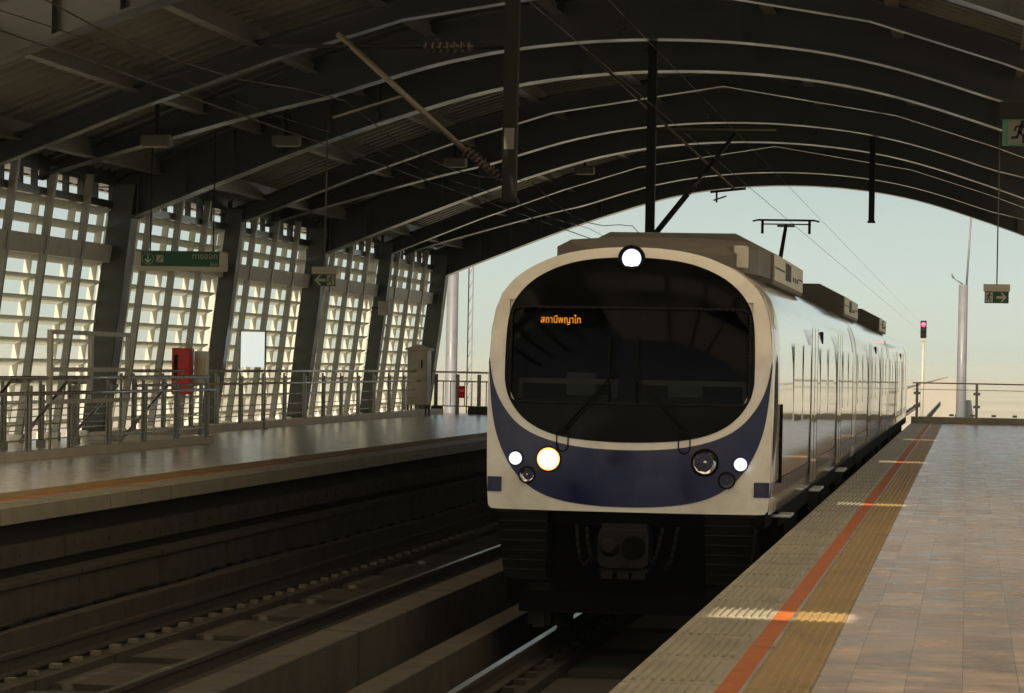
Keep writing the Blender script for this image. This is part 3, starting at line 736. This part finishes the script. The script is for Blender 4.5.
# black surround with an opening for the windscreen, built as four strips round the glass
GX, GZ0, GZ1 = 1.04, 1.035, 1.865
def split(path, n): return resamp(path, n)
def ring_shell(name, off):
    n = 120
    a = split(mk_top, n) + split(mk_bot, n)[::-1][1:-1]                      # outer loop: over the top to the right, back under
    def rrect(ang):
        r = .07; hx, hz, cz = GX - r, (GZ1 - GZ0) / 2 - r, (GZ0 + GZ1) / 2
        return hx, hz, cz, r
    rows_o, rows_i = [], []
    hx, hz, cz, r = rrect(0)
    for x, z in a:                                                           # inner loop: nearest point of the rounded opening in the same direction
        dx, dz = x, z - cz; s = min(1 / (abs(dx) / GX + 1e-9), 1 / (abs(dz) / ((GZ1 - GZ0) / 2) + 1e-9))
        px, pz = dx * s, dz * s
        qx, qz = max(-hx, min(hx, px)), max(-hz, min(hz, pz)); ex, ez = px - qx, pz - qz; l = math.hypot(ex, ez)
        if l > 1e-6 and abs(ex) > 1e-6 and abs(ez) > 1e-6: px, pz = qx + ex / l * r, qz + ez / l * r
        rows_o.append((x, z)); rows_i.append((px, pz + cz))
    rows_o.append(rows_o[0]); rows_i.append(rows_i[0])
    b = MB(); k = 6; G = []
    for j in range(k + 1):
        G.append([(o_[0] + (i_[0] - o_[0]) * j / k, fy(o_[0] + (i_[0] - o_[0]) * j / k, o_[1] + (i_[1] - o_[1]) * j / k) - off, o_[1] + (i_[1] - o_[1]) * j / k) for o_, i_ in zip(rows_o, rows_i)])
    b.grid(G)
    b.grid([G[-1], [(p[0], p[1] + .05, p[2]) for p in G[-1]]], False); b.grid([[(p[0], p[1] + .012, p[2]) for p in G[0]], G[0]], False)
    loop = G[-1]
    return b.build(name, M['black'], tr), loop
surround, gl = ring_shell('windscreen_surround', .006)
b = MB()
for p, q in zip(gl[:-1], gl[1:]):
    if math.dist(p, q) > 1e-5: b.tube((p[0], p[1] - .004, p[2]), (q[0], q[1] - .004, q[2]), .011, n=6)
b.build('rubber_seal', M['bumper'], surround)
n, k = 30, 10
b = MB(); b.grid([[(-GX + 2 * GX * i / n, fy(-GX + 2 * GX * i / n, GZ0 + (GZ1 - GZ0) * j / k) + .012, GZ0 + (GZ1 - GZ0) * j / k) for i in range(n + 1)] for j in range(k + 1)])
wsn = b.build('windscreen', M['glass'], tr)
# the cab behind the glass
b = MB(); d0, d1 = .14, 1.5
b.add([(-1.06, d0, .9), (1.06, d0, .9), (1.06, d1, .9), (-1.06, d1, .9), (-1.06, d0, 1.93), (1.06, d0, 1.93), (1.06, d1, 1.93), (-1.06, d1, 1.93)],
      [(0, 1, 2, 3), (7, 6, 5, 4), (1, 5, 6, 2), (2, 6, 7, 3), (0, 3, 7, 4)])
cab = b.build('cab_interior', M['cabdark'], tr)
b = MB(); b.box(-1.0, 1.0, .34, .40, 1.20, 1.245); b.box(-1.0, -.97, .34, .40, 1.04, 1.20); b.box(.97, 1.0, .34, .40, 1.04, 1.2); b.build('cab_bar', M['beige'], cab)
b = MB(); b.prism([(.22, 1.0), (.22, 1.06), (.62, 1.10), (.62, 1.0)], 'x', -1.0, -.12); b.prism([(.22, 1.0), (.22, 1.06), (.62, 1.10), (.62, 1.0)], 'x', .12, 1.0); b.build('desk', M['cabdark'], cab)
b = MB(); b.box(-.1, .1, .16, .24, .85, 2.0); b.build('centre_pillar', M['black'], cab)
b = MB(); b.box(-.6, -.35, .55, .75, 1.10, 1.30); b.box(-.2, -.12, .5, .7, 1.08, 1.2); b.box(.3, .6, .55, .75, 1.1, 1.22); b.build('desk_panel', M['mullion'], cab)
b = MB(); b.box(-.95, -.18, .22, .26, 1.66, 1.82); dsp = b.build('destination_display', M['black'], tr)
text('destination_lettering', 'สถานีพญาไท', .088, M['led'], dsp, (-.80, .214, 1.73), sx=.80)
# blue nose band and details
bU = chaikin(mirror([(0, .635), (.3, .645), (.55, .675), (.8, .745), (.98, .85), (1.12, 1.02), (1.20, 1.2), (1.235, 1.42)]))
bL = chaikin(mirror([(0, .14), (.3, .15), (.6, .19), (.82, .275), (.99, .42), (1.12, .64), (1.2, .90), (1.24, 1.38)]))
shell('blue_band', bU, bL, M['blue'], .006, tr, k=10)
def lamp(name, x, z, r, lens, off=.02, bez=1.22, lit=False):
    y = fy(x, z); b = MB(); nn = 28; rows = []
    for rr, yy in ((r * bez, y - .004), (r * bez, y - off - .008), (r * 1.02, y - off - .014), (r * .98, y - off + .006)):
        rows.append([(x + rr * math.cos(2 * PI * i / nn), yy, z + rr * math.sin(2 * PI * i / nn)) for i in range(nn + 1)])
    b.grid(rows); L_ = b.build(name, M['black'], tr)
    c = MB()
    if lit:
        c.sphere((x, y - off + .004, z), r * .86, 18, (1, .22, 1)); c.build('lens', lens, L_)
        e = MB(); e.tube((x, y - off - .001, z), (x, y - off + .006, z), r * .99, n=28); e.build('lens_glare', M['lamp_glare'] if lens is M['lamp_warm'] else M['lamp_halo'], L_)  # ring stands in for glare around the lens
    else:
        rows = []; ng = 11
        for q in range(5):
            rr = r * (1 - q / 4.3); rows.append([(x + rr * math.cos(2 * PI * (i + .5 * (q % 2)) / ng), y - off + .004 + .06 * (q / 4) * (r / .1), z + rr * math.sin(2 * PI * (i + .5 * (q % 2)) / ng)) for i in range(ng + 1)])
        c.grid(rows, False); c.sphere((x, y - off + .02, z), r * .22, 8)
        c.build('reflector', lens, L_)
    return L_
lamp('top_lamp', 0, 2.30, .085, M['lamp_top'], lit=True, bez=1.4)
lamp('headlight', -.68, .545, .10, M['lamp_warm'], lit=True, bez=1.12)
lamp('headlight', .68, .545, .10, M['chrome'])
lamp('marker_light', -.975, .545, .058, M['lamp_white'], lit=True, bez=1.2)
lamp('marker_light', .985, .535, .058, M['lamp_white'], lit=True, bez=1.2)
lamp('tail_light', -.87, .405, .062, M['chrome'])
lamp('tail_light', .87, .395, .062, M['lampbox'])
for s, pv in ((-1, -.56), (1, .50)):
    b = MB(); z0 = .74; y = fy(pv, z0) - .03; x1 = -.06 - .30 * 0 if s < 0 else .12
    tip = (-.10, 1.32) if s < 0 else (.02, 1.32); pv0 = (pv, .80)
    b.tube((pv0[0], fy(*pv0) - .03, pv0[1]), (tip[0], fy(*tip) - .04, tip[1]), .009, n=6); b.tube((pv0[0] + .035, fy(*pv0) - .03, pv0[1]), (tip[0] + .03, fy(*tip) - .04, tip[1] - .02), .005, n=6)
    b.disc(pv0, .03, fy(*pv0) - .04, fy(*pv0), 12)
    b.tube((tip[0] + s * .06, fy(*tip) - .03, 1.05), (tip[0] + s * .06, fy(*tip) - .03, 1.62), .008, n=6)
    w = b.build('wiper', M['rubber'], tr)
    hk = MB(); nn = 14
    pts = [(pv + .05 * math.cos(PI + PI * i / nn), fy(pv, .66) - .02, .675 + .06 * math.sin(PI + PI * i / nn)) for i in range(nn + 1)]
    pts = [(pts[0][0], pts[0][1], .79)] + pts + [(pts[-1][0], pts[-1][1], .79)]
    hk.path(pts, .006, 6); hk.build('washer_hose', M['rubber'], tr)
# body shells
half_front = [(1.225, .10), (1.24, .45), (1.245, 1.0), (1.238, 1.4), (1.225, 1.66), (1.195, 1.84), (1.14, 1.985), (1.02, 2.125), (.83, 2.245), (.6, 2.335), (.3, 2.39), (0, 2.40)]
half_body = [(1.235, .10), (1.252, .45), (1.26, 1.0), (1.255, 1.4), (1.243, 1.66), (1.215, 1.84), (1.16, 1.985), (1.04, 2.125), (.845, 2.245), (.61, 2.335), (.305, 2.39), (0, 2.40)]
def full(h): return [(x, z) for x, z in h] + [(-x, z) for x, z in h[::-1][1:]]
def loft(name, secs, m, cap0=False, cap1=True):
    b = MB(); rows = [[(x, y if not callable(y) else y(x, z), z) for x, z in full(h)] for h, y in secs]
    b.grid(rows)
    for c, r in ((cap0, rows[0]), (cap1, rows[-1])):
        if c: b.add(r, [tuple(range(len(r)))])
    return b.build(name, m, tr)
mix = lambda t: [(a[0] + (c[0] - a[0]) * t, a[1] + (c[1] - a[1]) * t) for a, c in zip(half_front, half_body)]
LEN1 = 20.2
loft('cab_shell', [(half_front, lambda x, z: fy(x, z) + .01), (mix(.35), lambda x, z: fy(x, z) * .9 + .10), (mix(.72), lambda x, z: .38 + fy(x, z) * .5), (mix(.93), .70), (half_body, 1.0)], M['white'], cap1=False)
cars = [(1.0, LEN1), (LEN1 + .30, LEN1 + 20.0), (LEN1 + 20.3, LEN1 + 40)]
for a, c in cars:
    bo = loft('car_body', [(half_body, a), (half_body, (a + c) / 2), (half_body, c)], M['side'], cap0=a > 2)
    MB().grid([[(1.243, yy, .25), (1.2515, yy, .38)] for yy in (a + .02, c - .02)], False).build('blue_stripe', M['blue'], bo, loc=(.005, 0, 0))
    MB().grid([[(x + .004, yy, z) for x, z in half_body[:7]] for yy in (c - 1.35, c - .15)]).build('end_panel', M['white'], bo)
    for q in ((6.2, 13.4) if a > 2 else (6.2, 12.9)):
        dr = MB().box(1.2615, 1.266, a + q - .65, a + q + .65, .16, 1.80).build('door', M['side'], bo)
        s = MB()
        for e in (-.66, 0, .66): s.box(1.2655, 1.268, a + q + e - .006, a + q + e + .006, .16, 1.82)
        s.build('door_seam', M['rubber'], dr)
        s = MB()
        for e in (-.34, .34): s.box(1.2665, 1.269, a + q + e - .2, a + q + e + .2, .85, 1.6)
        s.build('door_pane', M['window'], dr)
        if a < 2: MB().box(1.22, 1.36, a + q - .55, a + q + .55, .06, .085).build('step_plate', M['metalstrip'], bo, bevel=.006)
    if a > 2:
        wins = (1.2, 3.4, 8.3, 10.3, 15.5, 17.6)
    else: wins = (2.9, 4.6, 8.4, 10.4, 14.9, 16.8)
    for q in wins: MB().box(1.2615, 1.265, a + q - .7, a + q + .7, .86, 1.62).build('side_window', M['window'], bo)
    u = MB(); u.box(-1.25, 1.25, a + .1, c - .1, -.05, .10)
    for q in (1.5, 6, 9, 13):
        if a + q + 2.4 < c: u.box(-1.2, 1.22, a + q + .2, a + q + 2.4, -.55, -.05)
    u.build('underframe', M['under'], bo)
for y in (9.4, 30.8, 52.5):
    MB().box(1.20, 1.25, y - .07, y + .07, 1.66, 1.80).build('side_lamp', M['rubber'], tr, bevel=.01)
MB().box(1.255, 1.285, 1.0, 1.03, .35, 1.05).build('cab_grab_rail', M['rubber'], tr)
# decals that wrap the cab corner
def cheek(z, t):
    """point on the cab corner at height z, t=0 front edge .. 1 body"""
    def at(h):
        for p, q in zip(h[:-1], h[1:]):
            if p[1] <= z <= q[1]: return p[0] + (q[0] - p[0]) * (z - p[1]) / (q[1] - p[1])
    x0, x1 = at(half_front), at(half_body); ts = [0, .35, .72, .93, 1]; y0 = fy(x0, z) + .01
    ysx = [y0, fy(x0, z) * .9 + .10, .38 + fy(x0, z) * .5, .70, 1.0]
    y = ysx[0] + (ysx[-1] - ysx[0]) * t
    for i in range(4):
        if ysx[i] <= y <= ysx[i + 1]: tt = ts[i] + (ts[i + 1] - ts[i]) * (y - ysx[i]) / (ysx[i + 1] - ysx[i])
    return (x0 + (x1 - x0) * tt + .006, y - .004, z)
for s in (-1, 1):
    b = MB(); F = lambda p: (s * p[0], p[1], p[2])
    b.grid([[F((1.10 + .13 * (i / 3), fy(1.10 + .13 * i / 3, z) - .007, z)) for i in range(4)] + [F(cheek(z, t)) for t in (.1, .25, .4, .55, .7, .85, 1)] for z in (.25, .29, .335, .38)])
    b.build('blue_flash', M['blue'], tr)
    b = MB(); b.grid([[F(cheek(z, t0 + (t1 - t0) * i / 6)) for i in range(7)] for z, t0, t1 in ((.52, .12, .14), (.66, .12, .36), (.8, .14, .52), (.95, .17, .58), (1.1, .21, .6), (1.25, .27, .6), (1.4, .36, .58), (1.5, .5, .52))])
    b.build('dark_flash', M['bumper'], tr)
MB().box(1.20, 1.37, 1.0, 1.6, .04, .065).build('cab_step', M['metalstrip'], tr, bevel=.006)
# lower front
b = MB(); b.box(-1.2, 1.2, .12, 1.2, -.02, .10); b.box(-1.1, 1.1, .5, 1.0, -.75, -.02); b.box(-.95, .95, .25, .5, -.80, -.62); b.build('front_underframe', M['under'], tr)
for s in (-1, 1):
    b = MB(); x0, x1 = (.68, 1.12)
    for i in range(7):
        z = .085 - i * .085; ins = .012 * i
        b.prism([(.02 + ins, z), (.06 + ins, z - .075), (.5, z - .075), (.5, z)], 'x', min(s * (x0 + ins * .3), s * (x1 - ins * .7)), max(s * (x0 + ins * .3), s * (x1 - ins * .7)))
        b.box(min(s * (x0 + .02), s * (x1 - .04 - ins)), max(s * (x0 + .02), s * (x1 - .04 - ins)), .06 + ins, .5, z - .085, z - .075)
    b.build('bumper', M['bumper'], tr)
cp = MB(); cp.prism([(-.20, -.04), (.20, -.04), (.22, -.10), (.22, -.34), (.16, -.38), (-.16, -.38), (-.22, -.34), (-.22, -.10)], 'y', -.12, .3)
cpo = cp.build('coupler', M['coupler'], tr, bevel=.01)
MB().box(-.19, .19, -.10, .26, -.04, .0).build('coupler_cover', M['coupler'], cpo)
b = MB(); b.tube((.09, -.125, -.20), (.09, -.05, -.20), .105, n=20); b.build('coupler_cup', M['under'], cpo)
b = MB(); b.tube((-.12, -.20, -.19), (-.12, -.115, -.19), .045, .095, n=20); b.build('coupler_cone', M['coupler'], cpo)
b = MB(); b.tube((0, -.14, -.32), (0, -.11, -.32), .03, n=12); b.box(-.19, -.09, -.1, .2, -.47, -.41); b.box(-.05, .05, -.1, .2, -.47, -.41); b.box(.08, .19, -.1, .2, -.47, -.41); b.box(-.21, .21, -.06, .3, -.42, -.38); b.build('coupler_plugs', M['coupler'], cpo)
for x, z, d in ((-.42, -.02, .34), (-.33, -.04, .28), (.33, -.03, .31), (.46, -.02, .36)):
    b = MB(); pts = [(x + .10 * t * (1 if x < 0 else -1), -.02 + .10 * math.sin(PI * t) * -1, z - d * math.sin(PI * t * .62)) for t in [i / 9 for i in range(10)]]
    b.path(pts, .016, 7); b.tube(pts[-1], (pts[-1][0], pts[-1][1] + .3, pts[-1][2]), .02); b.build('brake_hose', M['rubber'], tr)
for s in (-1, 1):
    b = MB(); b.box(s * .78 - .10, s * .78 + .10, .35, .5, -.92, -.55); b.box(s * .78 - .05, s * .78 + .05, .30, .35, -.94, -.7); b.build('rail_guard', M['coupler'], tr)
# bogies
for y in (3.0, 17.0, LEN1 + 3, LEN1 + 17, LEN1 + 23, LEN1 + 37):
    b = MB(); b.box(-1.2, 1.22, y - 1.6, y + 1.6, -.6, -.35)
    for s in (-1, 1): b.box(s * 1.1 - .1, s * 1.1 + .12, y - 1.3, y - .9, -.8, -.4); b.box(s * 1.1 - .1, s * 1.1 + .12, y + .9, y + 1.3, -.8, -.4)
    bg = b.build('bogie', M['under'], tr)
    for dy in (-1.1, 1.1):
        w = MB()
        for s in (-1, 1): w.tube((s * .755 - .06, y + dy, -.64), (s * .755 + .06, y + dy, -.64), .42, n=24)
        w.tube((-.75, y + dy, -.64), (.75, y + dy, -.64), .08); w.build('wheelset', M['bumper'], bg)
# roof gear
b = MB()
rows = []
for y, hw, zt in ((1.0, .42, 2.42), (1.5, .80, 2.50), (2.4, .95, 2.58), (3.6, .99, 2.60)):
    rows.append([(-hw, y, 2.24), (-hw, y, zt - .10), (-hw * .86, y, zt - .03), (-hw * .4, y, zt), (hw * .4, y, zt), (hw * .86, y, zt - .03), (hw, y, zt - .10), (hw, y, 2.24)])
b.grid(rows, False); b.add(rows[0], [tuple(range(8))]); b.build('roof_fairing', M['roofgear'], tr)
MB().box(.78, .90, 1.55, 1.8, 2.28, 2.48).build('roof_marker_box', M['acwhite'], tr, bevel=.01)
for y0, y1 in ((3.9, 9.3), (21.7, 27.6), (41.1, 46.5)):
    p = [(-1.0, 2.2), (1.0, 2.2), (1.0, 2.50), (.62, 2.69), (-.62, 2.69), (-1.0, 2.50)]
    ac = MB().prism(p, 'y', y0, y1).build('air_conditioner', M['roofgear'], tr, bevel=.015)
    MB().box(1.001, 1.010, y0 + .05, y1 - .05, 2.24, 2.50).build('lit_side_panel', M['acwhite'], ac)  # pale flank on a dark unit: lit side put into the colour
    MB().box(1.011, 1.014, y0 + 1.9, y0 + 2.9, 2.29, 2.47).build('grille', M['bumper'], ac)
    for q in range(3): MB().box(1.011, 1.014, y0 + 3.3 + q * .4, y0 + 3.5 + q * .4, 2.31, 2.36).build('vent_slot', M['bumper'], ac)
    for q0, q1 in ((y0 + .1, y0 + 1.7), (y0 + 4.4, y1 - .1)): MB().box(1.011, 1.014, q0, q1, 2.36, 2.375).build('panel_joint', M['bumper'], ac)
# pantograph
pa = MB(); py = 24.0; pxo = -.05
pa.tube((pxo - .06, py - .4, 3.12), (pxo, py, 3.68), .035, .028); pa.tube((pxo - .3, py + 1.2, 2.45), (pxo - .06, py - .4, 3.12), .045); pa.tube((pxo + .3, py + 1.2, 2.45), (pxo - .04, py - .4, 3.12), .03); pa.box(-.5, .5, py + .9, py + 1.5, 2.38, 2.48)
po = pa.build('pantograph', M['black_steel'], tr)
b = MB(); b.box(-.46 + pxo, .46 + pxo, py - .03, py + .03, 3.755, 3.785); b.box(-.14 + pxo, .14 + pxo, py - .05, py + .05, 3.66, 3.69)
b.box(-.40 + pxo, .40 + pxo, py + .10, py + .13, 3.70, 3.72)
for s in (-1, 1):
    b.tube((s * .38 + pxo, py, 3.77), (s * .38 + pxo, py, 3.55), .022); b.tube((s * .45 + pxo, py, 3.77), (s * .54 + pxo, py, 3.75), .014)
b.build('pan_head', M['black_steel'], po)

# ------------------------------------------------------------------ beyond the platform end
t = thing('end_fence', (-1.32, 83.85, .17), 'glass and steel fence on the kerb at the end of the near platform', 'fence')
for x in (0, 1.56, 3.1, 4.6):
    b = MB(); b.box(x - .035, x + .035, -.02, .02, 0, .88)
    for z in (.62, .28): b.box(x - .09, x + .09, -.03, .03, z - .035, z + .035)
    b.build('post', M['post'], t)
for z, r in ((.89, .018), (.72, .008)): MB().tube((-.12, 0, z), (6.0, 0, z), r, n=8).build('rail', M['alu'], t)
for i in range(6): MB().box(.3 + i * .55, .42 + i * .55, -.03, .03, .02, .08).build('clamp', M['post'], t)
t = thing('overhead_mast', (-.21, 100, -2.6), 'thick grey overhead mast with thin aerial beyond the platform end', 'mast', 'overhead line masts')
MB().tube((0, 0, 0), (.02, 0, 6.7), .165, .145, n=20).build('pole', M['mast'], t)
MB().tube((.1, 0, 6.4), (.22, 0, 8.85), .035, .03).build('top_tube', M['mast'], t)
b = MB(); b.tube((.0, 0, 6.72), (-.3, 0, 6.92), .022); b.tube((-.3, 0, 6.92), (-.36, 0, 7.06), .03); b.build('bracket', M['mast'], t)
t = thing('railway_signal', (-1.36, 95, -1.36), 'slim railway signal post showing a red light', 'signal')
MB().tube((0, 0, 0), (.02, 0, 3.75), .055, .05).build('pole', M['post'], t)
MB().box(-.07, .11, -.08, .08, 3.72, 4.24).build('head', M['black_steel'], t, bevel=.02)
MB().sphere((.02, -.085, 4.12), .07, 12, (1, .5, 1)).build('red_lens', M['redlamp'], t)
MB().sphere((.02, -.085, 3.94), .06, 12, (1, .4, 1)).build('dark_lens', M['bumper'], t)
MB().box(-.08, .12, -.06, .06, 3.62, 3.74).build('junction_box', M['post'], t)
t = thing('overhead_mast', (-16.45, 100, -12), 'thick pale overhead mast seen between the end column and the train', 'mast', 'overhead line masts')
MB().tube((0, 0, 0), (.0, 0, 18.5), .22, .18, n=18).build('pole', M['mast'], t)
t = thing('lattice_mast', (-16.02, 101, -12), 'thin lattice mast beside the thick pale mast behind the far platform', 'mast')
b = MB(); 
for x in (-.07, .07): b.tube((x, 0, 0), (x, 0, 18), .022, n=6)
for i in range(40): b.tube((-.07, 0, i * .45), (.07, 0, i * .45 + .3), .012, n=5)
b.build('frame', M['mast'], t)

# ------------------------------------------------------------------ light
w = bpy.data.worlds.new('World'); scn.world = w; w.use_nodes = True
nt = w.node_tree; bg = nt.nodes['Background']; sk = nt.nodes.new('ShaderNodeTexSky'); sk.sky_type = 'NISHITA'; sk.sun_disc = False
el = math.asin(SUN.z); sk.sun_elevation = el; sk.sun_rotation = math.atan2(SUN.x, SUN.y)
sk.dust_density = .3; sk.air_density = .5; sk.ozone_density = .6; sk.altitude = 20
hs = nt.nodes.new('ShaderNodeHueSaturation'); hs.inputs['Saturation'].default_value = .55
tint = nt.nodes.new('ShaderNodeMix'); tint.data_type = 'RGBA'; tint.blend_type = 'MULTIPLY'; tint.inputs[0].default_value = 1; tint.inputs[7].default_value = (.95, .95, .79, 1)
nt.links.new(sk.outputs[0], hs.inputs['Color']); nt.links.new(hs.outputs[0], tint.inputs[6]); nt.links.new(tint.outputs[2], bg.inputs[0]); bg.inputs[1].default_value = .05
sl = bpy.data.lights.new('sun', 'SUN'); sl.energy = 5.0; sl.angle = math.radians(.5); sl.color = (1, .87, .66)
so = bpy.data.objects.new('sun', sl); COL.objects.link(so); so.rotation_euler = SUN.to_track_quat('Z', 'Y').to_euler()

# ------------------------------------------------------------------ camera
f = 3150.; r = math.radians(1.1); th = math.atan(456.4 / f); ph = math.atan(16.7 / f)
s, c = math.sin(th), math.cos(th)
F = Vector((-s * math.cos(ph), c * math.cos(ph), math.sin(ph))); R0 = Vector((c, s, 0)); U0 = R0.cross(F)
R = math.cos(r) * R0 + math.sin(r) * U0; U = -math.sin(r) * R0 + math.cos(r) * U0
cam = bpy.data.cameras.new('camera'); co = bpy.data.objects.new('camera', cam); COL.objects.link(co)
cam.sensor_width = 36; cam.lens = f / 1024 * 36; cam.clip_start = .1; cam.clip_end = 20000
co.matrix_world = Matrix(((R.x, U.x, -F.x, 0), (R.y, U.y, -F.y, 0), (R.z, U.z, -F.z, H), (0, 0, 0, 1)))
scn.camera = co
scn.view_settings.view_transform = 'Standard'; scn.view_settings.look = 'None'; scn.view_settings.exposure = .8; scn.view_settings.gamma = 1
scn.cycles.max_bounces = 8; scn.cycles.diffuse_bounces = 4; scn.cycles.glossy_bounces = 4; scn.cycles.transparent_max_bounces = 8
scn.cycles.sample_clamp_indirect = 6; scn.cycles.use_denoising = True
